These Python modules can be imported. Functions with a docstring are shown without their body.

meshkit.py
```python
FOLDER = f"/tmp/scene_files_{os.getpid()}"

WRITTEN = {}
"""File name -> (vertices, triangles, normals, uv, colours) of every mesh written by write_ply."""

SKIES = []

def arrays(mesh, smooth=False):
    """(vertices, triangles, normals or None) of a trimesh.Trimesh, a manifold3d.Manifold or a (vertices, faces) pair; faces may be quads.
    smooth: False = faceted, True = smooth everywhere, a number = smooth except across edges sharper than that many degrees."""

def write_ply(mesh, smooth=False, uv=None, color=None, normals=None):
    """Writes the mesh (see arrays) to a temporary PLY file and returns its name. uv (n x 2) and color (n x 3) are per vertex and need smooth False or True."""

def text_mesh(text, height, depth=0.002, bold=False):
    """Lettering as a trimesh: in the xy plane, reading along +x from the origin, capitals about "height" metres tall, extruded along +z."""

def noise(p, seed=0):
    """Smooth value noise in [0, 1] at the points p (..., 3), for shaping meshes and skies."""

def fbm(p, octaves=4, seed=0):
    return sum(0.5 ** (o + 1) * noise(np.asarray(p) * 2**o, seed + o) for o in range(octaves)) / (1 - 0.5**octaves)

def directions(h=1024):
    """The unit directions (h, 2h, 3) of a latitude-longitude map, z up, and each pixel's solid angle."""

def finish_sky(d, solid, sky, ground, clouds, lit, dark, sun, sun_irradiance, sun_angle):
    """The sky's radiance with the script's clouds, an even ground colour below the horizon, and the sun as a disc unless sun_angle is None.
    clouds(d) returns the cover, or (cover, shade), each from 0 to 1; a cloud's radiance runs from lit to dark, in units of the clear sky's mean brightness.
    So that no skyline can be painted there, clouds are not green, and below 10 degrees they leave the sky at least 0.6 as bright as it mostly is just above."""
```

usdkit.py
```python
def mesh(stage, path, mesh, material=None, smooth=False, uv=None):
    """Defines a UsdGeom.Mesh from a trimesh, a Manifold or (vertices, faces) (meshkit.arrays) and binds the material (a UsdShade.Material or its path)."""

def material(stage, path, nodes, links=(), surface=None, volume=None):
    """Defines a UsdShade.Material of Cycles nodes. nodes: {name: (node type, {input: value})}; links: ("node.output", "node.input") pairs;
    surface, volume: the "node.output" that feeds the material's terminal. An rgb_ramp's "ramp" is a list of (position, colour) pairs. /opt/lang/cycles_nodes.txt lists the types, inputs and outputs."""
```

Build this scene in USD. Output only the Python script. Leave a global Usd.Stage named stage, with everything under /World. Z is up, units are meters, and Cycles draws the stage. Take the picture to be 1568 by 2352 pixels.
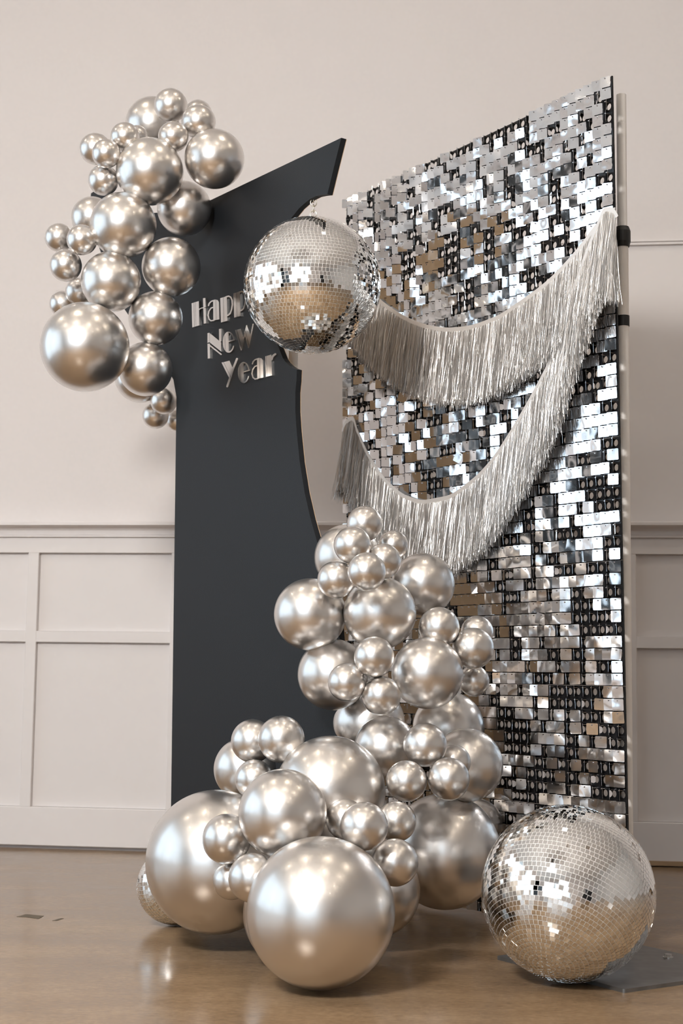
import math, random
import numpy as np, trimesh, usdkit
from shapely.geometry import Polygon, LineString, Point, box as sbox
from shapely.geometry.polygon import orient
from shapely.ops import unary_union
from pxr import Usd, UsdGeom, UsdLux, UsdShade, Gf, Sdf, Vt

stage = Usd.Stage.CreateInMemory()
UsdGeom.SetStageUpAxis(stage, UsdGeom.Tokens.z)
UsdGeom.SetStageMetersPerUnit(stage, 1.0)
UsdGeom.Xform.Define(stage, '/World')
UsdGeom.Scope.Define(stage, '/World/Looks')
rng = np.random.default_rng(7)

# ------------------------------------------------------------------ camera
W, H, FPX = 1568, 2352, 3415.9
PITCH, ROLL, CAMH = 0.1092, 0.0131, 0.6326
FWD = np.array([0, math.cos(PITCH), math.sin(PITCH)])
_up = np.array([0, -math.sin(PITCH), math.cos(PITCH)])
_rt = np.array([1.0, 0, 0])
RIGHT = _rt * math.cos(ROLL) + _up * math.sin(ROLL)
UP = -_rt * math.sin(ROLL) + _up * math.cos(ROLL)
EYE = np.array([0, 0, CAMH])
EXPOSURE = 0.5

def mat4(x, y, z, o):
    return Gf.Matrix4d(*[float(v) for v in (*x, 0, *y, 0, *z, 0, *o, 1)])

cam = UsdGeom.Camera.Define(stage, '/World/camera')
cam.AddTransformOp().Set(mat4(RIGHT, UP, -FWD, EYE))
cam.CreateHorizontalApertureAttr(24.0)
cam.CreateFocalLengthAttr(24.0 * FPX / W)
cam.CreateClippingRangeAttr((0.05, 200.0))
cam.CreateFStopAttr(6.0)
cam.CreateFocusDistanceAttr(3.55)
cam.CreateExposureAttr(EXPOSURE)

# ------------------------------------------------------------------ room frame (x along the back wall, y into it, z up)
WY, WYAW = 5.3098, 0.1281
RX = np.array([math.cos(WYAW), -math.sin(WYAW), 0]); RY = np.array([math.sin(WYAW), math.cos(WYAW), 0]); RZ = np.array([0, 0, 1.0])
RO = np.array([0, WY, 0])
XL, XR, YF, CEIL = -5.2, 6.5, -11.0, 4.2
def room(p): p = np.asarray(p, float); return RO + p[..., :1] * RX + p[..., 1:2] * RY + p[..., 2:3] * RZ

# ------------------------------------------------------------------ lights: daylight at the windows, sky outside
WIN_LEFT = [(-1.2, 1.85), (-3.15, 1.85), (-5.1, 1.85), (-7.05, 1.85), (-9.0, 1.85)]     # (centre along the wall, width)
WIN_FRONT = [(-4.0, 1.85), (-2.05, 1.85), (-0.1, 1.85)]
WZ0, WZ1 = 0.25, 4.05
DAY = (0.52, 0.70, 1.0)
def window_light(name, c, x, y, w, h, power, color):
    z = np.cross(x, y)
    l = UsdLux.RectLight.Define(stage, '/World/' + name)
    l.AddTransformOp().Set(mat4(x, y, z, c))
    l.CreateWidthAttr(w); l.CreateHeightAttr(h); l.CreateIntensityAttr(power); l.CreateColorAttr(Gf.Vec3f(*color))
LEFT_POWER, FRONT_POWER, SKY_POWER, LAMP_POWER, SPOT_POWER = 1.0, 1.1, 0.5, 92.0, 80.0
for i, (c, w) in enumerate(WIN_LEFT):
    window_light(f'daylight_left_{i+1:03d}', room([XL - 0.25, c, (WZ0 + WZ1) / 2]), RY, RZ * 1.0, w, WZ1 - WZ0, LEFT_POWER, DAY)
for i, (c, w) in enumerate(WIN_FRONT):
    window_light(f'daylight_front_{i+1:03d}', room([c, YF - 0.25, (WZ0 + WZ1) / 2]), -RX, RZ, w, WZ1 - WZ0, FRONT_POWER, DAY)
dome = UsdLux.DomeLight.Define(stage, '/World/sky')
dome.CreateIntensityAttr(SKY_POWER); dome.CreateColorAttr(Gf.Vec3f(0.75, 0.87, 1.0))

# ------------------------------------------------------------------ materials
def M(name, nodes, links=(), surface='p.BSDF'):
    return usdkit.material(stage, '/World/Looks/' + name, nodes, links, surface=surface)
def plain(name, color, rough=0.5, metal=0.0, **k):
    return M(name, {'p': ('principled_bsdf', {'base_color': color, 'roughness': rough, 'metallic': metal, **k})})
def noisy(name, c1, c2, scale, rough=0.5, metal=0.0, bump=0.0, detail=4, **k):
    n = {'g': ('geometry', {}), 'n': ('noise_texture', {'scale': scale, 'detail': detail}), 'r': ('rgb_ramp', {'ramp': [(0.3, c1), (0.7, c2)]}),
         'p': ('principled_bsdf', {'roughness': rough, 'metallic': metal, **k})}
    l = [('g.position', 'n.vector'), ('n.fac', 'r.fac'), ('r.color', 'p.base_color')]
    if bump:
        n['b'] = ('bump', {'distance': bump, 'strength': 1.0}); l += [('n.fac', 'b.height'), ('b.normal', 'p.normal')]
    return M(name, n, l)

WALL = noisy('wall_paint', (0.69, 0.648, 0.632), (0.705, 0.661, 0.645), 60, 0.75, bump=0.0004)
TRIM = noisy('trim_paint', (0.72, 0.68, 0.665), (0.73, 0.69, 0.675), 30, 0.5)
CEILM = plain('ceiling_paint', (0.84, 0.83, 0.82), 0.9)
SIDE = plain('side_wall_paint', (0.62, 0.60, 0.58), 0.8)
FLOOR = M('polished_concrete', {
    'g': ('geometry', {}), 'mp': ('mapping', {'scale': (1.0, 2.2, 1.0)}), 'n': ('noise_texture', {'scale': 1.6, 'detail': 8, 'roughness': 0.62}), 'f': ('noise_texture', {'scale': 55, 'detail': 5, 'roughness': 0.7}),
    'm': ('mix_float', {'fac': 0.5}), 'r': ('rgb_ramp', {'ramp': [(0.32, (0.115, 0.070, 0.038)), (0.5, (0.23, 0.152, 0.088)), (0.68, (0.33, 0.232, 0.144))]}),
    'rr': ('map_range', {'from_min': 0.3, 'from_max': 0.7, 'to_min': 0.13, 'to_max': 0.24}), 'b': ('bump', {'distance': 0.0006, 'strength': 0.6}),
    'p': ('principled_bsdf', {'specular_ior_level': 0.28, 'specular_tint': (1.0, 0.88, 0.74)})},
    [('g.position', 'mp.vector'), ('mp.vector', 'n.vector'), ('mp.vector', 'f.vector'), ('n.fac', 'm.a'), ('f.fac', 'm.b'), ('m.result', 'r.fac'), ('r.color', 'p.base_color'),
     ('n.fac', 'rr.value'), ('rr.result', 'p.roughness'), ('n.fac', 'b.height'), ('b.normal', 'p.normal')])
CHIP = plain('concrete_scuff', (0.10, 0.075, 0.045), 0.6)
BLACK = noisy('black_satin_paint', (0.0085, 0.0102, 0.0125), (0.0120, 0.0140, 0.0170), 400, 0.5, bump=0.0002, specular_ior_level=0.28)
MDF = noisy('raw_fibreboard', (0.58, 0.41, 0.24), (0.66, 0.47, 0.29), 40, 0.8)
CHROME = M('chrome_latex', {'p': ('principled_bsdf', {'base_color': (0.78, 0.752, 0.725), 'metallic': 1.0, 'roughness': 0.31, 'coat_weight': 0.6, 'coat_roughness': 0.03, 'coat_ior': 1.5})})
KNOT = plain('latex_knot', (0.50, 0.46, 0.42), 0.4, 0.7)
MIRROR = plain('mirror_glass_tile', (0.94, 0.94, 0.93), 0.006, 1.0)
GROUT = plain('silver_ball_core', (0.85, 0.84, 0.82), 0.4, 0.2)
SEQUIN = M('mirror_film', {'g': ('geometry', {}), 'n': ('noise_texture', {'scale': 19, 'detail': 1.0}), 'b': ('bump', {'distance': 0.0016, 'strength': 1.0}),
    'p': ('principled_bsdf', {'base_color': (0.91, 0.925, 0.955), 'metallic': 1.0, 'roughness': 0.07})},
    [('g.position', 'n.vector'), ('n.fac', 'b.height'), ('b.normal', 'p.normal')])
PLASTIC = plain('black_plastic', (0.008, 0.008, 0.009), 0.25)
PIN = plain('pin_metal', (0.75, 0.75, 0.76), 0.2, 1.0)
TINSEL = M('tinsel_foil', {'g': ('geometry', {}), 'r': ('rgb_ramp', {'ramp': [(0.0, (0.62, 0.60, 0.58)), (0.5, (0.84, 0.82, 0.80)), (0.8, (0.80, 0.86, 0.92)), (1.0, (0.93, 0.88, 0.84))]}),
    'p': ('principled_bsdf', {'metallic': 0.7, 'roughness': 0.3})}, [('g.random_per_island', 'r.fac'), ('r.color', 'p.base_color')])
TAPE = plain('fringe_header_tape', (0.72, 0.70, 0.68), 0.4, 0.35)
ACRYLIC = plain('mirror_acrylic', (0.95, 0.92, 0.89), 0.14, 1.0)
POLE = noisy('pole_paint', (0.80, 0.77, 0.74), (0.84, 0.81, 0.78), 20, 0.4)
RUBBER = plain('black_rubber', (0.012, 0.012, 0.012), 0.45)
STEEL = noisy('steel_plate', (0.20, 0.20, 0.20), (0.26, 0.26, 0.26), 30, 0.38, 0.85)
BOLT = plain('bolt_metal', (0.7, 0.69, 0.67), 0.25, 1.0)
GOLD = plain('chain_metal', (0.72, 0.66, 0.55), 0.22, 1.0)
WOODSTRIP = noisy('shoe_strip_wood', (0.36, 0.24, 0.14), (0.42, 0.29, 0.17), 25, 0.5)
FRAME = plain('window_frame_paint', (0.55, 0.53, 0.51), 0.4)
DARKDOOR = plain('door_dark_paint', (0.03, 0.03, 0.033), 0.4)
GLASS = M('window_glass', {'t': ('transparent_bsdf', {'color': (0.95, 0.97, 0.97)}), 'g': ('glossy_bsdf', {'color': (1, 1, 1), 'roughness': 0.0}), 'f': ('fresnel', {'IOR': 1.45}), 'm': ('mix_closure', {})},
    [('f.fac', 'm.fac'), ('t.BSDF', 'm.closure1'), ('g.BSDF', 'm.closure2')], surface='m.closure')
LAMPGLOW = M('lamp_globe', {'e': ('emission', {'color': (1.0, 0.965, 0.93), 'strength': LAMP_POWER})}, surface='e.emission')
SPOTGLOW = M('spot_glow', {'e': ('emission', {'color': (1.0, 0.86, 0.68), 'strength': SPOT_POWER})}, surface='e.emission')

# ------------------------------------------------------------------ scene helpers
def free(parent, name):
    p, k = f'{parent}/{name}', 0
    while stage.GetPrimAtPath(p):
        k += 1; p = f'{parent}/{name}_{k:03d}'
    return p
def path_of(parent): return '/World' if parent is None else (parent if isinstance(parent, str) else str(parent.GetPath()))
def tag(o, label=None, cat=None, group=None, kind=None):
    p = o if isinstance(o, Usd.Prim) else o.GetPrim()
    for k, v in (('label', label), ('category', cat), ('group', group), ('kind', kind)):
        if v: p.SetCustomDataByKey(k, v)
    return p
_count = {}
def obj(name, mesh, material, parent=None, smooth=False, **t):
    par = path_of(parent); key = (par, name)
    k = _count.get(key, 0); _count[key] = k + 1
    path = f'{par}/{name}' + (f'_{k:03d}' if k else '')
    return tag(usdkit.mesh(stage, path, mesh, material, smooth=smooth), **t)
def thing(name, m=None, **t):
    key = ('/World', name); k = _count.get(key, 0); _count[key] = k + 1
    x = UsdGeom.Xform.Define(stage, f'/World/{name}' + (f'_{k:03d}' if k else ''))
    if m is not None: x.AddTransformOp().Set(m)
    return tag(x, **t)
def frame(o, x, y, z):
    T = np.eye(4); T[:3, 0], T[:3, 1], T[:3, 2], T[:3, 3] = x, y, z, o
    return T
def rbox(x0, x1, y0, y1, z0, z1, bev=0.0):
    """box in room coordinates"""
    b = trimesh.creation.box([x1 - x0, y1 - y0, z1 - z0])
    if bev:
        v = b.vertices; h = np.array([x1 - x0, y1 - y0, z1 - z0]) / 2
        pts = np.concatenate([np.sign(v) * (h - bev * (1 - np.eye(3)[k])) for k in range(3)])
        b = trimesh.convex.convex_hull(pts)
    b.apply_translation([(x0 + x1) / 2, (y0 + y1) / 2, (z0 + z1) / 2]); b.apply_transform(frame(RO, RX, RY, RZ)); return b
def cyl(p, q, r, n=20, r2=None):
    p, q = np.asarray(p, float), np.asarray(q, float)
    if r2 is None: return trimesh.creation.cylinder(radius=r, segment=[p, q], sections=n)
    L = np.linalg.norm(q - p); m = trimesh.creation.revolve(np.array([[0, 0], [r, 0], [r2, L], [0, L]]), sections=n)
    m.apply_transform(trimesh.geometry.align_vectors([0, 0, 1], (q - p) / L)); m.apply_translation(p); return m
def torus(c, axis, R, r, n=28, k=10):
    m = trimesh.creation.torus(R, r, major_sections=n, minor_sections=k)
    m.apply_transform(trimesh.geometry.align_vectors([0, 0, 1], axis)); m.apply_translation(c); return m
cat = trimesh.util.concatenate
def ray(px, py): return FWD + RIGHT * ((px - W / 2) / FPX) + UP * ((H / 2 - py) / FPX)
def at(px, py, z): return EYE + ray(px, py) * z
def project(P):
    d = np.asarray(P, float) - EYE; zz = d @ FWD
    return np.stack([W / 2 + FPX * (d @ RIGHT) / zz, H / 2 - FPX * (d @ UP) / zz], -1)
def hit(px, py, o, n):
    d = ray(px, py); return EYE + d * (((o - EYE) @ n) / (d @ n))
class Plane:
    def __init__(s, x0, y0, th, lean):
        s.o = np.array([x0, y0, 0.0]); s.u = np.array([math.cos(th), -math.sin(th), 0])
        n0 = np.array([-math.sin(th), -math.cos(th), 0])
        s.v = RZ * math.cos(lean) - n0 * math.sin(lean); s.n = np.cross(s.u, s.v)
        s.T = frame(s.o, s.u, s.v, s.n)
    def uv(s, px, py, off=0.0):
        p = hit(px, py, s.o + s.n * off, s.n) - s.o
        return np.array([p @ s.u, p @ s.v])
    def pt(s, u, v, n=0.0): return s.o + s.u * u + s.v * v + s.n * n
SH = Plane(0.0358, 4.5648, 0.9974, -0.0178); SH_TOP = 2.115
BP = Plane(-0.4776, 4.3592, 0.9403, -0.0117); BP_TOP = 2.0
def wall_xz(px, py):
    p = hit(px, py, RO, RY) - RO; return np.array([p @ RX, p[2]])
def extrude(poly, h, T, z0=0.0):
    out = []
    for g in getattr(poly, 'geoms', [poly]):
        if g.area <= 0: continue
        m = trimesh.creation.extrude_polygon(orient(g), h, engine='earcut'); m.apply_translation([0, 0, z0]); out.append(m)
    m = cat(out); m.apply_transform(T); return m
BALLOON_DATA = '''U1 350 286 63 4.550;U2 392 242 38.5 4.300;U3 455 262 32 4.600;U4 456 280 39 4.222;U5 398 314 34.5 4.182;U6 492 365 68 4.188;U7 344 394 77 4.178;U8 287 314 33 4.181;U8b 314 314 26 4.400;U9 219 342 36 4.250;U10 244 353 33 4.150;U11 237.5 414 35 4.201;U12 212 500 48 4.500;U13 283 517 75 4.162;U14 423 479 63 4.282;U15 136 546 33 4.350;U16 188 551 35 4.163;U17 151 610 37 4.204;U18 393 613 68 4.200;U19 255 647 69.5 4.166;U20 183 670 33 4.328;U21 144 698 30 4.371;U22 357 731 62 4.200;U23 195 797 103 4.100;U24 334 848 62 4.200;U25 322 868 57 4.510;U26 376 921 31 4.457;U27 357 955 30 4.531;U28 408 966 27 4.600;M1 837 1203 41 3.600;M2 797 1280 76 3.700;M3 809 1252 43 3.491;M4 903 1252 34 3.650;M5 880 1289 41 3.509;M6 842 1313 44.5 3.400;M7 772 1331 43.5 3.500;M8 712 1411 83 3.593;M9 872 1408 84 3.550;M10 971 1342 72 3.700;M11 1008 1441 47 3.538;M12 1095 1452 38 3.636;M13 1086 1489 47.5 3.540;M14 1088 1564 36 3.600;M15 764 1549 82 3.607;M16 859 1509 47 3.400;M17 796 1567 44 3.400;M18 875 1598 45 3.400;M19 981 1546 82 3.485;M20 846 1660 84 3.699;M21 1030 1672 83 3.751;L1 580 1702 50 3.517;L2 646 1698 54 3.434;L3 562 1766 72 3.700;L4 584 1790 45 3.450;L5 758 1817 126 3.386;L6 649 1868 101 3.192;L7 886 1718 73 3.523;L8 976 1711 50 3.410;L9 1041 1750 40 3.458;L10 1071 1757 84 3.599;L11 933 1794 47 3.350;L12 1030 1789 49 3.350;L13 1020 1955 131 3.600;L14 1095 1893 58 3.847;L15 910 1887 46 3.250;L16 836 1898 55 3.100;L17 793 1882 46 3.255;L18 907 1981 54 3.150;L19 495 1979 162.5 3.450;L20 520 1927 57 3.241;L21 532 2023 43 3.259;L22 580 2016 56 3.117;L23 736.5 2095.5 171.5 3.007;L24 686 2097 128 3.255;L25 860 2045 105 3.450'''

# ------------------------------------------------------------------ the room
st = dict(kind='structure')
obj('floor', rbox(XL - .3, XR + .3, YF - .3, .3, -0.12, 0.0), FLOOR, label='polished brown concrete floor with a soft sheen', **st)
obj('ceiling', rbox(XL - .3, XR + .3, YF - .3, .3, CEIL, CEIL + .12), CEILM, label='pale painted ceiling above the room', **st)
obj('wall_back', rbox(XL - .3, XR + .3, 0, .15, 0, CEIL), WALL, label='pale greige painted wall behind the backdrop panels', **st)
obj('wall_right', rbox(XR, XR + .15, YF, 0, 0, CEIL), SIDE, label='plain pale wall on the right side of the room', **st)
def pierced(holes, lo, hi, axis, name, label):
    boxes, cur = [], lo
    put = (lambda a, b, z0, z1: rbox(XL - .15, XL, a, b, z0, z1)) if axis == 'y' else (lambda a, b, z0, z1: rbox(a, b, YF - .15, YF, z0, z1))
    for c, w in sorted(holes):
        boxes += [put(cur, c - w / 2, 0, CEIL), put(c - w / 2, c + w / 2, 0, WZ0), put(c - w / 2, c + w / 2, WZ1, CEIL)]; cur = c + w / 2
    boxes.append(put(cur, hi, 0, CEIL))
    obj(name, cat(boxes), WALL, label=label, **st)
pierced(WIN_LEFT, YF, 0, 'y', 'wall_left', 'pale wall with tall windows on the left side of the room')
pierced(WIN_FRONT, XL, XR, 'x', 'wall_front', 'pale wall with tall windows behind the camera')
def window(n, c, w, axis):
    t = thing(f'window_{n}', kind='structure', label=f'tall daylight window in the {"left" if axis=="y" else "front"} wall')
    def bx(a, b, z0, z1, d0, d1):
        return rbox(XL - d1, XL - d0, c + a, c + b, z0, z1) if axis == 'y' else rbox(c + a, c + b, YF - d1, YF - d0, z0, z1)
    h = w / 2; f = .06
    obj('frame', cat([bx(-h, -h + f, WZ0, WZ1, .03, .11), bx(h - f, h, WZ0, WZ1, .03, .11), bx(-h, h, WZ0, WZ0 + f, .03, .11), bx(-h, h, WZ1 - f, WZ1, .03, .11)]), FRAME, t)
    obj('mullion', bx(-.025, .025, WZ0 + f, WZ1 - f, .04, .10), FRAME, t)
    for z in (1.5, 2.5): obj('glazing_bar', bx(-h + f, h - f, z - .018, z + .018, .05, .09), FRAME, t)
    obj('pane', bx(-h + f, h - f, WZ0 + f, WZ1 - f, .068, .072), GLASS, t)
for i, (c, w) in enumerate(WIN_LEFT): window(i + 1, c, w, 'y')
for i, (c, w) in enumerate(WIN_FRONT): window(i + 6, c, w, 'x')
d = thing('door_1', kind='structure', label='dark double door in the wall behind the camera')
for k in (0, 1):
    lf = obj('door_leaf', rbox(3.75 + .79 * k, 4.53 + .79 * k, YF, YF + .05, .01, 2.15, .006), DARKDOOR, d)
    obj('handle', cyl(room([4.46 + .16 * k, YF + .09, .95]), room([4.46 + .16 * k, YF + .09, 1.25]), .012), BOLT, lf)

# wainscot on the back wall: heights read off the photograph
zc1, zc2, zb1, zb2, zf, zm1, zm2, zbase = [wall_xz(200, y)[1] for y in (1204, 1211, 1229, 1236, 1271, 1450.5, 1476, 1855)]
A, B = XL, XR
t = thing('trim_1', kind='structure', label='painted chair rail with a projecting cap along the back wall')
prof = [(0, zc1 + .004), (.060, zc1 + .004), (.064, zc1), (.064, zc2 + .002), (.058, zc2), (.034, zc2 - .006), (.026, (zc2 + zb1) / 2), (.024, zb1), (.031, zb1 - .003), (.031, zb2 + .002), (.027, zb2), (0, zb2)]
def moulding(prof, x0, x1):
    m = trimesh.creation.extrude_polygon(orient(Polygon(prof)), x1 - x0, engine='earcut')
    # profile x -> out of the wall (-room y), profile y -> z, extrusion -> along the wall
    m.apply_transform(frame(RO + RX * x0, -RY, RZ, RX)); m.fix_normals(); return m
obj('cap', moulding(prof, A, B), TRIM, t)
obj('frieze_board', rbox(A, B, -.022, 0, zf, zb2, .0015), TRIM, t)
t = thing('trim_2', kind='structure', label='painted board and batten wainscot below the chair rail')
obj('middle_rail', rbox(A, B, -.021, 0, zm1 if zm1 < zm2 else zm2, max(zm1, zm2), .0015), TRIM, t)
s0, s1 = wall_xz(69, 1300)[0], wall_xz(93, 1300)[0]
pitch = wall_xz(397, 1300)[0] - s1 + (s1 - s0)
k0 = int(math.floor((A - s0) / pitch)) + 1
k = k0
while s1 + k * pitch < B:
    obj('stile', rbox(s0 + k * pitch, s1 + k * pitch, -.022, 0, zbase, zf, .0015), TRIM, t)
    for z0, z1 in ((zbase, min(zm1, zm2)), (max(zm1, zm2), zf)):
        obj('panel', rbox(s1 + k * pitch + .001, s0 + (k + 1) * pitch - .001, -.003, 0, z0 + .001, z1 - .001), TRIM, t)
    k += 1
obj('baseboard_back', rbox(A, B, -.024, 0, .012, zbase, .002), TRIM, label='deep painted baseboard along the back wall', **st)
xs = wall_xz(1380, 1980)[0]
obj('trim_3', rbox(xs, B, -.030, -.024, .004, .020, .001), WOODSTRIP, label='thin wooden strip under the baseboard at the right', **st)
xa, za = wall_xz(1446, 560)
t = thing('trim_4', kind='structure', label='thin double ledge line across the upper back wall at the right')
obj('ledge', rbox(.78, B, -.012, 0, za + .004, za + .012), TRIM, t); obj('ledge', rbox(.78, B, -.020, 0, za - .010, za - .002), TRIM, t)
obj('fascia', rbox(.78, B, -.006, 0, zc1 + .006, za - .010), TRIM, t)
obj('baseboard_left', cat([rbox(XL, XL + .02, YF, 0, .01, .15)]), TRIM, label='painted baseboard along the left wall', **st)
obj('baseboard_right', cat([rbox(XR - .02, XR, YF, 0, .01, .15)]), TRIM, label='painted baseboard along the right wall', **st)

# lamps of the room (seen in the mirrors and balloons)
t = thing('globe_pendant', label='large hooded globe pendant lamp, seen as the white glint in the mirror balls', cat='lamp')
gc = np.array([-1.35, .35, 2.75])
g = trimesh.creation.icosphere(4, .36); g.apply_translation(gc); obj('globe', g, LAMPGLOW, t, smooth=True)
hood = [(.385 * math.sin(a), .385 * math.cos(a)) for a in np.linspace(0, math.radians(84), 24)]
hood = hood + [(.377 * math.sin(a), .377 * math.cos(a)) for a in np.linspace(math.radians(84), 0, 24)]
hood[0] = (0, hood[0][1]); hood[-1] = (0, hood[-1][1])
h_ = trimesh.creation.revolve(np.array(hood[::-1]), sections=48); h_.apply_translation(gc); obj('hood', h_, FRAME, t, smooth=40, label='opaque grey hood over the globe')
obj('cord', cyl(gc + [0, 0, .38], [gc[0], gc[1], CEIL - .03], .006, 8), RUBBER, t); obj('canopy', cyl([gc[0], gc[1], CEIL - .03], [gc[0], gc[1], CEIL], .06), FRAME, t)
for i, (x, y) in enumerate([(x, y) for y in (-1.8, -3.6, -5.4, -7.2) for x in (-2.9, -1.1, .7, 2.5)]):
    t = thing('downlight', label=f'small round ceiling downlight, row {["nearest the back wall", "second from the back wall", "third from the back wall", "furthest from the back wall"][i // 4]}, {["left end", "left of centre", "right of centre", "right end"][i % 4]}', cat='lamp', group='ceiling downlights')
    c = room([x, y, CEIL])
    obj('trim_ring', torus(c - [0, 0, .004], [0, 0, 1], .075, .010), FRAME, t); obj('lens', cyl(c - [0, 0, .012], c, .066, 24), SPOTGLOW, t)

# small scuffs on the floor
for i, pts in enumerate([[(38, 2106), (60, 2100), (101, 2104), (88, 2111), (60, 2107)], [(120, 2115), (140, 2109), (146, 2110), (130, 2115)]]):
    P = [EYE + ray(*p) * (-CAMH / ray(*p)[2]) for p in pts]
    m = extrude(Polygon([(p[0], p[1]) for p in P]), .0006, np.eye(4)); tag(obj('floor_scuff', m, CHIP), label=['larger dark scuff mark on the floor at the left', 'small dark scuff mark on the floor right of the larger one'][i], cat='floor mark')

# ------------------------------------------------------------------ black panel with the lettering
def uvpoly(pts): return [tuple(BP.uv(*p)) for p in pts]
tl, tip = (0.0, BP_TOP), BP.uv(783.5, 316.5)
umax = tip[0]
right_px = [(783.5, 316.5), (767.6, 380), (751.6, 446)]
lower_px = [(681.5, 848.5), (680.5, 875), (678, 900), (678, 945), (681, 990), (688, 1060), (699, 1130), (713, 1192), (729, 1248), (748, 1305), (771, 1362)]
outline = [(0, 0.012)] + uvpoly([(405, 912), (398, 872), (365, 815), (318, 758), (272, 690), (228, 570), (207, 462), (209, 444), (218, 438), (240, 440), (330, 490)]) + [tuple(BP.uv(430, 485.2)), tuple(tip)] + uvpoly(right_px[1:]) + [tuple(BP.uv(700, 600))] + uvpoly(lower_px)
last = outline[-1]
outline += [(max(umax, last[0] + .02), last[1] - .14), (max(umax, last[0] + .02), 0.012)]
board = Polygon(outline).buffer(0)
hook = BP.uv(722, 452)
bc = BP.uv(717, 655.5)
visible_bite = [(751.6, 446), (738, 447.5), (726, 450), (712, 457), (700.6, 466), (687, 478), (675, 493), (664, 506)]
bite_low = [(628, 775), (640, 799), (649.6, 823), (656, 832), (665.5, 840.5), (673, 845.5), (681.5, 848.5)]
bite_uv = [np.array(p) for p in uvpoly(visible_bite)] 
low_uv = [np.array(p) for p in uvpoly(bite_low)]
# join the two seen arcs by the rest of the round bite
cen = np.array([bc[0] + .01, bc[1]]); arc = []
a0 = math.atan2(*(bite_uv[-1] - cen)[::-1]); a1 = math.atan2(*(low_uv[0] - cen)[::-1]) + 2 * math.pi
r0, r1 = np.linalg.norm(bite_uv[-1] - cen), np.linalg.norm(low_uv[0] - cen)
for q in np.linspace(0, 1, 22)[1:-1]:
    a = a0 + (a1 - a0) * q; rr = r0 + (r1 - r0) * q
    rr = max(rr, .205); arc.append(cen + rr * np.array([math.cos(a), math.sin(a)]))
bite = Polygon([tuple(p) for p in bite_uv + arc + low_uv] + [(2.0, low_uv[-1][1]), (2.0, bite_uv[0][1])]).buffer(0)
board = board.difference(bite)
board = max(getattr(board, 'geoms', [board]), key=lambda g: g.area)
TH = .018
panel = thing('black_backdrop_panel', label='tall matt black backdrop board with curved cut-outs and mirrored lettering', cat='backdrop')
obj('board', extrude(board, TH - .002, BP.T, -TH + .002), BLACK, panel)
obj('back_face', extrude(board.buffer(-.0005), .002, BP.T, -TH), MDF, panel, label='raw tan fibreboard back')

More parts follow.
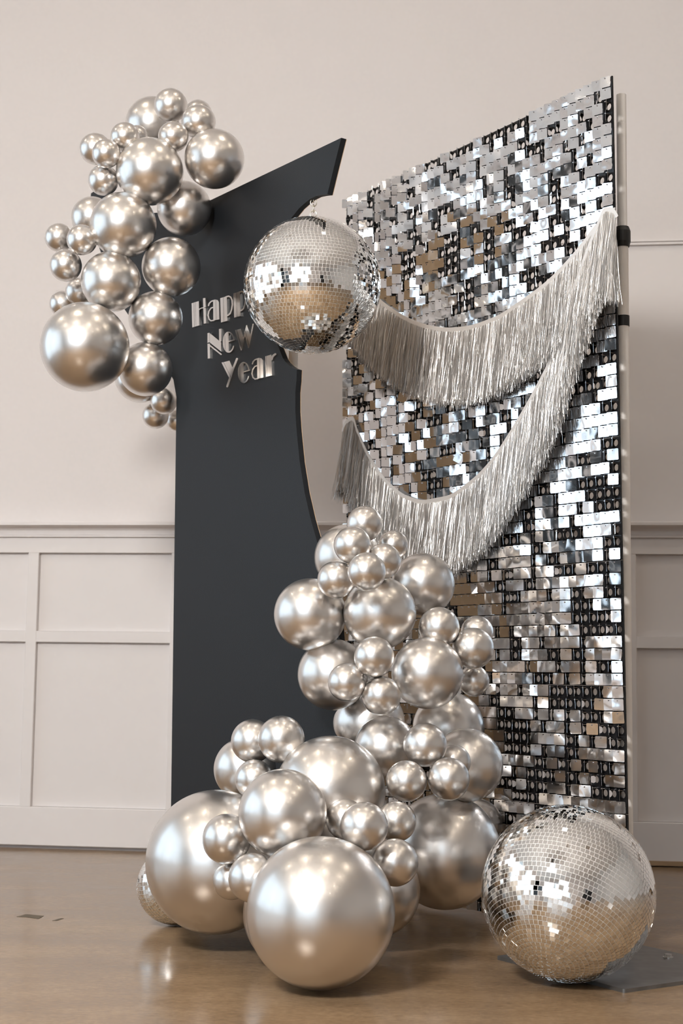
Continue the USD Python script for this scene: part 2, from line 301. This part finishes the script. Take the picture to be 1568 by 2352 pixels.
# mirrored letters: outlines drawn in the photograph's crop (430,650)+0.1467, laid on the board
def L(pts, w, cap=1): return LineString(pts).buffer(w / 2, cap_style=cap, join_style=1)
def P(*pts): return Polygon(pts)
def arcpts(cx, cy, rx, ry, a, b, n=24, rot=0):
    ts = np.radians(np.linspace(a, b, n)); c, s = math.cos(rot), math.sin(rot)
    return [(cx + rx * math.cos(t) * c - ry * math.sin(t) * s, cy + rx * math.cos(t) * s + ry * math.sin(t) * c) for t in ts]
def glyph_p(dx, dy):
    bowl = L([(630 + dx, 222 + dy), (670 + dx, 210 + dy), (705 + dx, 226 + dy), (726 + dx, 275 + dy), (730 + dx, 345 + dy), (718 + dx, 420 + dy), (696 + dx, 480 + dy), (665 + dx, 508 + dy), (645 + dx, 512 + dy)], 22)
    return unary_union([P((540 + dx, 242 + dy), (643 + dx, 212 + dy), (652 + dx, 597 + dy), (552 + dx, 622 + dy)), bowl]).difference(unary_union([L([(588 + dx, 222 + dy), (598 + dx, 620 + dy)], 5)]))
def glyph_e(dx, dy):
    ring = Polygon(arcpts(672 + dx, 930 + dy, 92, 166, 0, 360, 60)).difference(Polygon(arcpts(676 + dx, 930 + dy, 70, 142, 0, 360, 60)))
    gap = P((680 + dx, 925 + dy), (790 + dx, 890 + dy), (790 + dx, 985 + dy), (755 + dx, 985 + dy), (690 + dx, 985 + dy))
    ring = ring.difference(gap)
    thick = Polygon(arcpts(672 + dx, 930 + dy, 92, 166, 0, 360, 60)).intersection(P((560 + dx, 740 + dy), (672 + dx, 740 + dy), (672 + dx, 1110 + dy), (560 + dx, 1110 + dy)))
    bar = L([(665 + dx, 922 + dy), (762 + dx, 893 + dy)], 20)
    return unary_union([ring, thick, bar]).difference(L([(612 + dx, 830 + dy), (618 + dx, 1060 + dy)], 5))
def glyph_a(dx, dy):
    stem = P((428 + dx, 288 + dy), (455 + dx, 262 + dy), (500 + dx, 272 + dy), (520 + dx, 302 + dy), (528 + dx, 572 + dy), (432 + dx, 592 + dy))
    hookl = L([(356 + dx, 358 + dy), (368 + dx, 322 + dy), (398 + dx, 292 + dy), (440 + dx, 278 + dy)], 20)
    bowl = L([(440 + dx, 382 + dy), (395 + dx, 398 + dy), (362 + dx, 445 + dy), (349 + dx, 510 + dy), (365 + dx, 570 + dy), (395 + dx, 596 + dy), (440 + dx, 588 + dy)], 20)
    return unary_union([stem, hookl, bowl]).difference(L([(470 + dx, 262 + dy), (476 + dx, 590 + dy)], 5))
def glyph_y(dx, dy):
    return unary_union([P((560 + dx, 1250 + dy), (685 + dx, 1220 + dy), (748 + dx, 1365 + dy), (715 + dx, 1490 + dy), (690 + dx, 1510 + dy)), L([(650 + dx, 1622 + dy), (742 + dx, 1345 + dy), (802 + dx, 1192 + dy)], 32, 1)]).difference(L([(592 + dx, 1240 + dy), (712 + dx, 1488 + dy)], 5))
letters = [
    ('capital letter H', unary_union([P((92, 322), (205, 287), (212, 667), (102, 700)), L([(205, 420), (240, 398), (285, 390)], 14), P((270, 243), (308, 238), (312, 385), (274, 388)), P((275, 396), (313, 393), (320, 635), (282, 640))]).difference(unary_union([L([(128, 315), (136, 690)], 5), L([(152, 305), (160, 684)], 4)]))),
    ('letter a', glyph_a(0, 0)), ('letter p', glyph_p(0, 0)), ('letter p', glyph_p(206, -74)), ('letter y', glyph_y(400, -1165)),
    ('capital letter N', unary_union([P((340, 790), (372, 783), (374, 930), (340, 942)), P((340, 955), (378, 952), (382, 1183), (345, 1187)), P((376, 795), (400, 808), (556, 935), (556, 1078), (376, 935)), L([(378, 982), (552, 1120)], 22), P((520, 725), (558, 719), (558, 920), (524, 925))])),
    ('letter e', glyph_e(0, 0)),
    ('letter w', unary_union([P((768, 744), (863, 720), (918, 905), (880, 1050), (860, 1056)), L([(870, 1050), (955, 672)], 20), P((915, 780), (958, 668), (1015, 820), (988, 1018), (975, 1020)), L([(985, 1012), (1055, 650)], 20)]).difference(unary_union([L([(800, 738), (878, 1030)], 5), L([(935, 760), (992, 990)], 5)]))),
    ('capital letter Y', glyph_y(0, 0)), ('letter e', glyph_e(235, 475)), ('letter a', glyph_a(688, 912)),
    ('letter r', unary_union([P((1245, 1152), (1340, 1125), (1352, 1450), (1255, 1472)), L([(1346, 1200), (1358, 1160), (1382, 1132), (1404, 1118)], 32)]).difference(L([(1262, 1150), (1272, 1466)], 5))),
]
for nm, g in letters:
    polys = []
    for q in getattr(g, 'geoms', [g]):
        def tr(ring): return [tuple(BP.uv(430 + x * .14668, 650 + y * .14668)) for x, y in ring]
        q = q.simplify(.6)
        if q.area > 20: polys.append(Polygon(tr(q.exterior.coords), [tr(i.coords) for i in q.interiors]).buffer(0))
    obj('letter', extrude(unary_union(polys), .005, BP.T, .0003), ACRYLIC, panel, label=f'mirrored acrylic {nm}')

# stand behind the black board
def floor_plate(nm, pl, u0, u1, n0, n1, label, bolts):
    t = thing(nm, label=label, cat='stand base')
    pts = [pl.o + pl.u * a + np.array([pl.n[0], pl.n[1], 0]) * b for a, b in ((u0, n0), (u1, n0), (u1, n1), (u0, n1))]
    obj('plate', extrude(Polygon([(p[0], p[1]) for p in pts]).buffer(-.006, join_style=2).buffer(.006), .008, np.eye(4)), STEEL, t)
    for a, b in bolts:
        c = pl.o + pl.u * a + np.array([pl.n[0], pl.n[1], 0]) * b; c[2] = .008
        obj('bolt', cat([trimesh.creation.cylinder(.012, segment=[c, c + [0, 0, .003]], sections=20), trimesh.creation.cylinder(.0085, segment=[c + [0, 0, .003], c + [0, 0, .009]], sections=6)]), BOLT, t)
    return t
p0 = hit(673, 830, BP.pt(0, 0, -.06), BP.n); p0[2] = 0
t = thing('grey_stand_pole', label='grey upright pole behind the black board, glimpsed through the round cut-out', cat='stand pole')
obj('tube', cyl(p0, p0 + [0, 0, 1.78], .0125, 24), POLE, t); obj('end_cap', cyl(p0 + [0, 0, 1.78], p0 + [0, 0, 1.79], .0135, 24), RUBBER, t)
obj('foot_plate', extrude(sbox(p0[0] - .12, p0[1] - .12, p0[0] + .12, p0[1] + .12), .007, np.eye(4)), STEEL, t)

# ------------------------------------------------------------------ shimmer wall: 4 x 7 clipped boards, 40 x 70 mirrored squares on pins
S = .03
shim = thing('shimmer_wall', label='tall wall of hanging mirrored square sequins on black pierced boards', cat='sequin wall')
g = sbox(.0006, .0006, .2994, .2994)
holes = [Polygon([(S * (i + .5) + .0086 * math.cos(q), S * (j + .5) + .0086 * math.sin(q)) for q in np.linspace(0, 2 * math.pi, 13)[:-1]]) for i in range(10) for j in range(10)]
grid = extrude(Polygon(g.exterior.coords, [list(h.exterior.coords)[:-1] for h in holes]), .003, np.eye(4), -.003)
rib = []
for k in range(11): 
    x = min(max(k * S, .001), .299)
    rib.append(trimesh.creation.box([.0012, .2988, .002]).apply_translation([x, .15, .0008]))
grid = cat([grid] + rib)
NB = SH_TOP / .3
for i in range(4):
    for j in range(7):
        m = grid.copy(); m.apply_transform(SH.T @ trimesh.transformations.translation_matrix([i * .3, SH_TOP - (j + 1) * .3, 0]))
        obj('pierced_board', m, PLASTIC, shim)
# dark (edge-on) runs seen in the photograph, as crop rectangles
def rects(x, y, s, *r): return [(x + a * s, y + b * s, x + c * s, y + d * s) for a, b, c, d in r]
DARK = rects(780, 160, .4337, (300,555,335,600),(590,425,635,490),(450,490,500,540),(360,600,400,680),(370,740,410,840),(325,965,420,1105),(560,870,635,1100),(600,770,630,890),(710,470,750,590),(690,800,730,860),(870,270,970,320),(760,330,810,390),(870,510,910,560),(975,400,1090,450),(1060,460,1090,510),(1095,590,1190,660),(1150,660,1190,740),(1000,740,1040,830),(920,810,1000,890),(1040,890,1270,960),(930,1070,1040,1140),(640,1130,720,1190),(600,1180,630,1245),(1260,360,1340,410),(1310,460,1350,520),(1260,860,1330,910),(1100,790,1180,850),(760,860,810,940),(240,680,280,720),(160,740,200,880),(270,760,310,830),(380,830,410,960)) \
    + rects(760, 650, .4464, (430,580,470,700),(470,670,500,700),(580,615,640,680),(860,670,940,720),(890,640,940,680),(900,720,940,790),(970,580,1010,640),(560,830,660,900),(490,960,550,1010),(480,1000,500,1110),(690,760,730,810),(790,840,835,970),(455,770,490,810),(335,760,370,790),(190,820,240,870),(110,580,180,650),(110,400,140,470),(340,560,370,600),(1310,430,1360,570),(1380,370,1470,410),(1250,880,1340,940),(1400,890,1480,930),(1050,1030,1130,1080),(1250,1010,1380,1060),(1380,1040,1480,1100),(1120,1270,1300,1310),(1030,1100,1060,1523),(880,1290,980,1340)) \
    + rects(1000, 1280, .2934, (860,1005,1300,1090),(940,1100,1160,1180),(480,1180,610,1360),(540,1380,770,1540),(690,1270,770,1370),(1290,1310,1470,1390),(1005,1190,1040,1900),(1150,1200,1240,1280),(770,1660,900,1850),(1220,1700,1310,1790),(1230,1810,1390,1890),(600,1840,800,1910),(390,1100,500,1160),(1030,430,1360,510),(1130,530,1460,610),(1040,720,1170,800),(550,640,660,710),(720,910,910,1000),(1090,240,1160,320),(1290,240,1460,320),(1100,330,1230,420),(660,190,780,260),(440,200,550,260),(590,280,660,350),(500,380,550,450),(970,60,1100,130),(1200,50,1360,130),(420,1740,620,1820),(1240,840,1400,900))
TW, THH = .0292, .0276
corner = .0022
sq = Polygon([(-TW / 2, -THH / 2), (TW / 2, -THH / 2), (TW / 2, THH / 2), (-TW / 2, THH / 2)]).buffer(-corner).buffer(corner, quad_segs=2)
hole = Point(0, THH / 2 - .0042).buffer(.0011, quad_segs=1)
tile = extrude(sq.difference(hole), .0004, np.eye(4), -.0002)
tv, tf = np.asarray(tile.vertices), np.asarray(tile.faces)
pin = cat([trimesh.creation.cylinder(.0007, segment=[[0, 0, 0], [0, 0, .0128]], sections=5), trimesh.creation.cylinder(.0016, segment=[[0, 0, .0122], [0, 0, .0132]], sections=7)])
pv, pf = np.asarray(pin.vertices), np.asarray(pin.faces)
cells, pins = [], []
colbias = np.random.default_rng(5).random((40, 24)) ** 1.0
for c in range(40):
    for r_ in range(70):
        u, v = (c + .5) * S, SH_TOP - (r_ + .5) * S
        top = v + .0105
        q = project(SH.pt(u, v, .010))
        dark = any(a <= q[0] <= c2 and b <= q[1] <= d2 for a, b, c2, d2 in DARK)
        frac = c / 39.0
        x = rng.random(); PE = .10 + .26 * colbias[c, r_ // 3]
        if dark or x < PE: phi = math.radians(rng.normal(-44, 7)); state = 'edge'
        elif x < PE + .30 * max(0, 1 - c / 13.0): phi = math.radians(rng.normal(38, 6)); state = 'flat'
        else: phi = math.radians((rng.normal(57 - 5 * frac, 1.8) if frac + rng.normal(0, .07) < .30 else rng.normal(38 - 18 * frac, 4.5))); state = 'face'
        tilt = math.radians(rng.normal(-1.2, 1.3)); roll = math.radians(rng.normal(0, 1.2) if rng.random() > .03 else rng.normal(0, 14))
        R = trimesh.transformations.rotation_matrix(phi, [0, 1, 0]) @ trimesh.transformations.rotation_matrix(-tilt, [1, 0, 0]) @ trimesh.transformations.rotation_matrix(roll, [0, 0, 1])
        hang = np.array([0, THH / 2 - .0042, 0])
        T = SH.T @ trimesh.transformations.translation_matrix([u, top, .0105]) @ R @ trimesh.transformations.translation_matrix(-hang)
        V = tv @ T[:3, :3].T + T[:3, 3]
        pins.append((pv @ SH.T[:3, :3].T + SH.pt(u, top, 0)))
        Q = project(V[:4]); Q2 = project(V)
        area = (Q2[:, 0].max() - Q2[:, 0].min()) * (Q2[:, 1].max() - Q2[:, 1].min())
        cells.append((area if state != 'edge' else area * .2, V, q))
balls_px = [(float(a[1]), float(a[2]), float(a[3])) for a in (l.split() for l in BALLOON_DATA.split(';'))] + [(1304, 2045, 200), (717, 655, 158)]
def covered(q):
    if any((q[0] - a) ** 2 + (q[1] - b) ** 2 < c * c for a, b, c in balls_px): return True
    return False
cells.sort(key=lambda t: -(t[0] if not covered(t[2]) else t[0] * .05))
def merge(vs, f):
    n = len(vs[0]); return (np.vstack(vs), np.vstack([f + n * i for i in range(len(vs))]))
for a_, V, q in cells[:300]:
    obj('sequin', (V, tf), SEQUIN, shim)
obj('more_sequins', merge([c[1] for c in cells[300:]], tf), SEQUIN, shim, kind='stuff', label='smaller mirrored sequins on their pins')
obj('pins', merge(pins, pf), PIN, shim, kind='stuff', label='tiny metal hanging pins')

# pole, clamp, strap and plate at its right edge
u_p = SH.uv(1424, 900, -.045)[0]
pb, pm, pt_ = SH.pt(u_p, .008, -.040), SH.pt(u_p, 0, -.040), None
def pole_pt(py, off=0.0):
    v = SH.uv(1428, py, -.040)[1]; return SH.o + SH.u * u_p + RZ * v + SH.n * (-.040 - .0)
t = thing('white_stand_pole', label='pale telescopic pole at the right edge of the sequin wall with black clamp', cat='stand pole')
base = np.array([pm[0], pm[1], .008]); base = SH.o + SH.u * u_p + np.array([SH.n[0], SH.n[1], 0]) * -.032; base[2] = .008
def up_to(py): 
    z = 0.0
    lo, hi = 0.0, 2.6
    for _ in range(40):
        mid = (lo + hi) / 2
        if project(base + [0, 0, mid])[1] > py: lo = mid
        else: hi = mid
    return base + [0, 0, (lo + hi) / 2]
j = up_to(560)
obj('lower_tube', cyl(base, j, .0148, 32), POLE, t, smooth=40)
obj('upper_tube', cyl(j, up_to(218), .0122, 32), POLE, t, smooth=40)
obj('clamp', cat([cyl(up_to(568), up_to(556), .0170, 28, .0205), cyl(up_to(556), up_to(532), .0205, 28, .0205), cyl(up_to(532), up_to(522), .0205, 28, .0165)]), RUBBER, t, label='black clamp collar')
obj('strap', cyl(up_to(750), up_to(726), .0162, 28), RUBBER, t, label='black strap band')
floor_plate('steel_base_plate', SH, 1.12, 1.53, -.055, .335, 'flat grey steel stand plate on the floor behind the big mirror ball', [(1.33, .01), (1.475, .09), (1.18, .01)])

# ------------------------------------------------------------------ tinsel fringe garlands
def smooth_curve(uv, step=.004):
    uv = np.array(uv); s = np.concatenate([[0], np.cumsum(np.linalg.norm(np.diff(uv, axis=0), axis=1))])
    from scipy.interpolate import PchipInterpolator
    f = PchipInterpolator(s, uv); n = int(s[-1] / step); return f(np.linspace(0, s[-1], n)), s[-1]
def garland(name, px, off0, off1, count, length, label, seed):
    r = np.random.default_rng(seed)
    base_off = .036
    uv = [SH.uv(a, b, base_off) for a, b in px]
    C, total = smooth_curve(uv)
    n = len(C); s = np.linspace(0, 1, n)
    offs = base_off + off0 + (off1 - off0) * s
    P3 = np.array([SH.pt(c[0], c[1], o) for c, o in zip(C, offs)])
    t = thing(name, label=label, cat='tinsel garland')
    hh = .006
    V, F = [], []
    for i, p in enumerate(P3):
        tang = P3[min(i + 1, n - 1)] - P3[max(i - 1, 0)]; tang /= np.linalg.norm(tang)
        nv = np.cross(SH.n, tang); nv /= np.linalg.norm(nv)
        for a_, b_ in ((hh, .0008), (hh, -.0008), (-hh, -.0008), (-hh, .0008)): V.append(p + nv * a_ + SH.n * b_)
        if i:
            k0 = 4 * (i - 1); k1 = 4 * i
            for q in range(4): F.append([k0 + q, k0 + (q + 1) % 4, k1 + (q + 1) % 4, k1 + q])
    F += [[0, 1, 2, 3], [4 * n - 1, 4 * n - 2, 4 * n - 3, 4 * n - 4]]
    obj('header_tape', (np.array(V), np.array(F)), TAPE, t)
    SEG = 5
    idx = r.random(count) * (n - 1); i0 = idx.astype(int); fr = (idx - i0)[:, None]
    top = P3[i0] * (1 - fr) + P3[np.minimum(i0 + 1, n - 1)] * fr
    ln = length * r.normal(1, .028, count); long_ = r.random(count) < .06; ln[long_] *= r.uniform(1.0, 1.10, long_.sum())
    su, sn = r.normal(0, .010, count), np.abs(r.normal(0, .013, count))
    ph, fq, am = r.random(count) * 6.28, r.uniform(1, 3, count), r.uniform(0, .0015, count)
    tw0, tw = r.normal(0, .55, count), r.normal(0, .8, count)
    wd = r.uniform(.00022, .00048, count)
    rows = []
    for k in range(SEG + 1):
        q = k / SEG
        ctr = top + np.outer(su * q ** 1.5 + am * np.sin(ph + fq * q * 6.28), SH.u) + np.outer(sn * q + .002 * r.normal(0, 1, count) * q, SH.n) - np.outer(ln * q, RZ)
        ang = tw0 + tw * q
        side = np.outer(np.cos(ang), SH.u) + np.outer(np.sin(ang), SH.n)
        rows.append(np.stack([ctr - side * wd[:, None], ctr + side * wd[:, None]], 1))
    A_ = np.stack(rows, 1).reshape(count, -1, 3)
    nf = np.array([[2 * k, 2 * k + 1, 2 * k + 3, 2 * k + 2] for k in range(SEG)])
    FF = (nf[None] + (np.arange(count) * 2 * (SEG + 1))[:, None, None]).reshape(-1, 4)
    obj('tinsel_strands', (A_.reshape(-1, 3), FF), TINSEL, t, kind='stuff', label='shiny silver hanging tinsel strands')
GA = [(1412, 482), (1400, 486), (1370, 520), (1335, 566), (1300, 607), (1257, 650), (1184, 704), (1139, 732), (1090, 750), (1046, 757), (992, 753), (939, 735), (894, 708), (874, 692), (850, 668), (828, 640), (810, 608), (800, 585)]
GB = [(1427, 502), (1416, 486), (1402, 484), (1389, 507), (1376, 537), (1357, 585), (1337, 641), (1322, 682), (1302, 750), (1287, 797), (1264, 848), (1242, 890), (1211, 945), (1175, 1004), (1139, 1057), (1090, 1107), (1028, 1145), (983, 1153), (938, 1143), (894, 1110), (849, 1047), (822, 989), (811, 962), (800, 968), (789, 992)]
garland('tinsel_fringe', GA, 0.0, .004, 15000, .205, 'upper swag of silver tinsel fringe draped across the sequin wall', 3)
garland('tinsel_fringe', GB, .016, .004, 21000, .212, 'lower swag of silver tinsel fringe, reaching past the left edge of the sequin wall', 4)

# ------------------------------------------------------------------ mirror balls
def disco(name, c, r, axis, tile, spin, seed, label, crown=None, dist=None):
    rg = np.random.default_rng(seed)
    t = thing(name, label=label, cat='mirror ball')
    core = trimesh.creation.icosphere(4, r - .0016); core.apply_translation(c); obj('core', core, GROUT, t, smooth=True)
    ax = np.asarray(axis, float); ax /= np.linalg.norm(ax)
    e1 = np.cross(ax, FWD); e1 /= np.linalg.norm(e1); e2 = np.cross(ax, e1)
    nr = int(round(math.pi * r / tile)); VS, AR = [], []
    face = np.array([[-1, -1, 0], [1, -1, 0], [1, 1, 0], [-1, 1, 0]], float); 
    F = np.array([[4, 5, 6, 7], [0, 1, 5, 4], [1, 2, 6, 5], [2, 3, 7, 6], [3, 0, 4, 7]])
    for i in range(nr):
        th = (i + .5) * math.pi / nr
        m = int(2 * math.pi * r * math.sin(th) / tile)
        if m < 3: continue
        sh = rg.random() * .35 + spin
        wd = 2 * math.pi * r * math.sin(th) / m
        for k in range(m):
            ph = 2 * math.pi * (k + sh) / m
            if rg.random() < .0015: continue
            n = ax * math.cos(th) + (e1 * math.cos(ph) + e2 * math.sin(ph)) * math.sin(th)
            x = -e1 * math.sin(ph) + e2 * math.cos(ph); y = np.cross(n, x)
            jt = rg.normal(0, .013, 2); n2 = n + x * jt[0] + y * jt[1]; n2 /= np.linalg.norm(n2)
            x2 = np.cross(y, n2); x2 /= np.linalg.norm(x2); y2 = np.cross(n2, x2)
            hw, hh = wd * .5 - .00036, tile * .5 - .00036
            v0 = face * [hw, hh, 1]
            v = np.concatenate([v0 + [0, 0, -.002], v0 * [.97, .97, 1]])
            p = c + n * (r - .0008)
            V = p + v[:, :1] * x2 + v[:, 1:2] * y2 + v[:, 2:3] * n2
            VS.append(V); d = EYE - p; AR.append(max(0, (d @ n2) / np.linalg.norm(d)) * hw)
    order = np.argsort(-np.array(AR), kind='stable')
    px = project(np.array([v[4] for v in VS]))
    big = [b for b in balls_px if dist is None or True]
    def hidden(i):
        return dist is not None and any((px[i][0] - a) ** 2 + (px[i][1] - b) ** 2 < q * q for a, b, q in dist)
    order = [i for i in order if not hidden(i)] + [i for i in order if hidden(i)]
    take = [i for i in order[:300] if not hidden(i)] or order[:40]
    for i in take: obj('mirror_tile', (VS[i], F), MIRROR, t)
    keep = set(take)
    obj('small_mirror_tiles', merge([VS[i] for i in range(len(VS)) if i not in keep], F), MIRROR, t, kind='stuff', label='remaining small mirror tiles')
    return t
zb = (hit(717, 655.5, BP.pt(0, 0, -TH / 2), BP.n) - EYE) @ FWD
c1 = at(717, 655.5, zb); r1_ = 158.2 / FPX * zb * .999
t = disco('hanging_mirror_ball', c1, r1_, [0.01, 0, 1], .0098, 0, 11, 'mirror ball hanging on a chain in the cut-out of the black board')
topc = c1 + RZ * r1_
hk = BP.pt(*hook, -TH / 2); hk = np.array([topc[0], topc[1], 0]) * 1.0 + [0, 0, BP.pt(*BP.uv(722, 452))[2]]
obj('crown_cap', cyl(topc - [0, 0, .004], topc + [0, 0, .004], .020, 24, .014), GOLD, t)
gap = hk[2] - topc[2] - .004
for k in range(3):
    cc = topc + [0, 0, .004 + gap * (k + .42) / 2.9]
    obj('chain_link', torus([0, 0, 0], [0, 1, 0] if k % 2 == 0 else [1, 0, 0], gap / 5.0, .0016).apply_transform(np.diag([.85, .85, 1.12, 1])).apply_translation(cc), GOLD, t, smooth=True)
obj('eye_hook', cat([torus(hk - [0, 0, gap * .06], [1, 0, 0], .005, .0014), cyl(hk - [0, 0, gap * .02], hk + [0, 0, .012], .0016, 10)]), GOLD, t)
ax = RIGHT * -.345 - UP * .655 - FWD * .672
c0 = at(1304, 2045, 3.13); r0_ = 199.5 / FPX * 3.13; c0[2] = r0_ + .001
disco('floor_mirror_ball', c0, r0_, ax, .0098, .2, 12, 'large mirror ball resting on the floor at the right in front of the sequin wall')
c2 = at(402, 2033, 3.76); r2_ = 88 / FPX * 3.76; c2[2] = r2_ + .001
disco('small_mirror_ball', c2, r2_, RIGHT * .5 + UP * .3 - FWD * .8, .0098, .1, 13, 'small mirror ball on the floor peeking out behind the big left balloon', dist=[(495, 1979, 162.5)])

# ------------------------------------------------------------------ balloons: one lathed balloon with its knot, copied
def lathe(prof, n=72):
    return trimesh.creation.revolve(np.array(prof), sections=n)
pr = []
for q in np.linspace(0, math.pi, 60):
    k = (1 - math.cos(q)) / 2
    pr.append((max(math.sin(q) * (1 - .05 * k ** 6), 0), math.cos(q) * (1 + .07 * k ** 5)))
body = pr[:-1][::-1]
while body[0][0] < .055: body.pop(0)
body = [(.0, -1.075), (.045, -1.075)] + body
body[-1] = (0.0, 1.0)
proto_body = lathe(body, 84)
knot = cat([lathe([(0, -1.13), (.040, -1.13), (.052, -1.105), (.046, -1.075), (.0, -1.068)], 18), torus([0, 0, -1.135], [0, 0, 1], .045, .014, 18, 8)])
G_UP, G_ARM, G_LOW = 'balloons of the upper left cluster', 'balloons of the rising cluster before the sequin wall', 'balloons of the cluster on the floor'
LABEL = dict(
U1='medium chrome balloon at the back of the top of the upper cluster', U2='topmost small chrome balloon of the upper left cluster', U3='small chrome balloon peeking out behind the top right of the upper cluster',
U4='small chrome balloon at upper right, just under the topmost one', U5='small chrome balloon wedged between the two uppermost big balloons', U6='medium chrome balloon at the far right of the upper cluster, above the black board',
U7='largest chrome balloon in the upper half of the upper cluster, below the small ones', U8='small chrome balloon touching the upper left of the high large one', U8b='barely visible small balloon behind the small ones at the upper cluster top',
U9='outermost small chrome balloon at the upper left of the upper cluster', U10='small chrome balloon in front of the outermost upper left one', U11='single small chrome balloon left of the high large balloon, above the dark bar end',
U12='half hidden chrome balloon behind the left of the second large balloon', U13='second large chrome balloon from the top of the upper left column', U14='highest chrome balloon lying on the black board edge, under the far right one',
U15='leftmost small chrome balloon of the trio halfway down the upper cluster', U16='right hand small balloon of the trio halfway down the upper cluster', U17='lowest small balloon of the trio halfway down the upper cluster',
U18='second highest chrome balloon lying on the black board, shaded at its right', U19='third large chrome balloon down the upper left column', U20='small bluish balloon half hidden behind the third large one', U21='small balloon at the left just above the biggest upper one',
U22='third balloon down along the black board, beside the word Happy', U23='biggest chrome balloon of the upper left cluster, at its bottom left', U24='lowest medium balloon along the black board left edge', U25='pale balloon just showing beneath the lowest medium board balloon',
U26='upper of the tiny balloons tucked behind the black board edge', U27='lowest tiny balloon hanging left of the black board edge', U28='tiny balloon cut off by the black board edge',
M1='topmost small chrome balloon of the rising cluster, against the tinsel', M2='medium balloon at the back of the rising cluster top left', M3='small balloon in front of the top medium one, below the topmost', M4='small balloon at the right of the rising cluster top, before the tinsel',
M5='small balloon between the top trio and the right tinsel', M6='frontmost small balloon of the bunch at the rising cluster top', M7='small balloon at the lower left of the top bunch', M8='large chrome balloon sticking out left over the black board',
M9='large chrome balloon in the middle just below the top bunch', M10='large balloon at right just under the tinsel fringe end', M11='small balloon right of the middle large one, beside the sequins', M12='small balloon half hidden at the right by the sequins, upper one',
M13='small balloon at the right edge of the rising cluster, in front of its neighbour', M14='small shaded balloon low at the right edge of the rising cluster', M15='large chrome balloon at left below the one over the black board', M16='upper small balloon of the middle trio',
M17='left small balloon of the middle trio', M18='lower small balloon of the middle trio', M19='large chrome balloon at the right of the middle trio', M20='half hidden large balloon under the middle trio', M21='dark reflecting balloon behind, under the right large one',
L1='left one of the two small balloons before the black board foot', L2='right one of the two small balloons before the black board foot', L3='half hidden medium balloon at the far left before the board foot', L4='small balloon below the pair at the board foot',
L5='very large chrome balloon at the centre back of the floor cluster', L6='large balloon above the biggest front one, left of centre', L7='medium balloon to the upper right of the very large central one', L8='upper small balloon of the right hand trio of the floor cluster',
L9='small balloon half hidden behind the right hand trio', L10='large balloon at the right edge of the floor cluster beside the sequins', L11='left small balloon of the right hand trio of the floor cluster', L12='right small balloon of the right hand trio of the floor cluster',
L13='very large balloon at the right, left of the floor mirror ball', L14='dark balloon sliver between the very large right one and the sequin wall', L15='small balloon behind, at the right of the lower centre bunch', L16='frontmost small balloon of the lower centre bunch',
L17='small half hidden balloon at the left of the lower centre bunch', L18='small balloon at the upper right of the biggest front balloon', L19='very large chrome balloon at the far left on the floor', L20='small balloon in front of the very large left one, upper',
L21='small balloon half hidden left of the biggest front balloon', L22='small balloon touching the left of the biggest front balloon', L23='biggest chrome balloon at the very front on the floor', L24='balloon sliver behind the left side of the biggest front balloon', L25='balloon behind the lower right of the biggest front balloon')
rb = np.random.default_rng(21)
first = None
for row in BALLOON_DATA.split(';'):
    nm, cx, cy, rp, z = row.split(); cx, cy, rp, z = map(float, (cx, cy, rp, z))
    c = at(cx, cy, z); r = rp / FPX * z
    w = EYE - c; w /= np.linalg.norm(w)
    ax = (rb.normal(0, .28), rb.normal(0, .28))
    zz = w + RIGHT * ax[0] + UP * (ax[1] + .12); zz /= np.linalg.norm(zz)
    xx = np.cross(UP, zz); xx /= np.linalg.norm(xx); yy = np.cross(zz, xx)
    sxy = 1 + rb.normal(0, .012)
    m = mat4(xx * r * sxy, yy * r, zz * r, c)
    grp = {'U': G_UP, 'M': G_ARM, 'L': G_LOW}[nm[0]]
    if first is None:
        first = thing('balloon', m, label=LABEL[nm], cat='balloon', group=grp)
        obj('body', proto_body, CHROME, first, smooth=True); obj('knot', knot, KNOT, first, smooth=40)
        _count[('/World', 'balloon')] = 1
    else:
        k = _count[('/World', 'balloon')]; _count[('/World', 'balloon')] = k + 1
        x = UsdGeom.Xform.Define(stage, f'/World/balloon_{k:03d}')
        x.GetPrim().GetReferences().AddInternalReference(first.GetPath())
        x.GetPrim().SetInstanceable(True)
        x.AddTransformOp().Set(m) if not x.GetPrim().GetAttribute('xformOp:transform') else x.GetPrim().GetAttribute('xformOp:transform').Set(m)
        tag(x, LABEL[nm], 'balloon', grp)
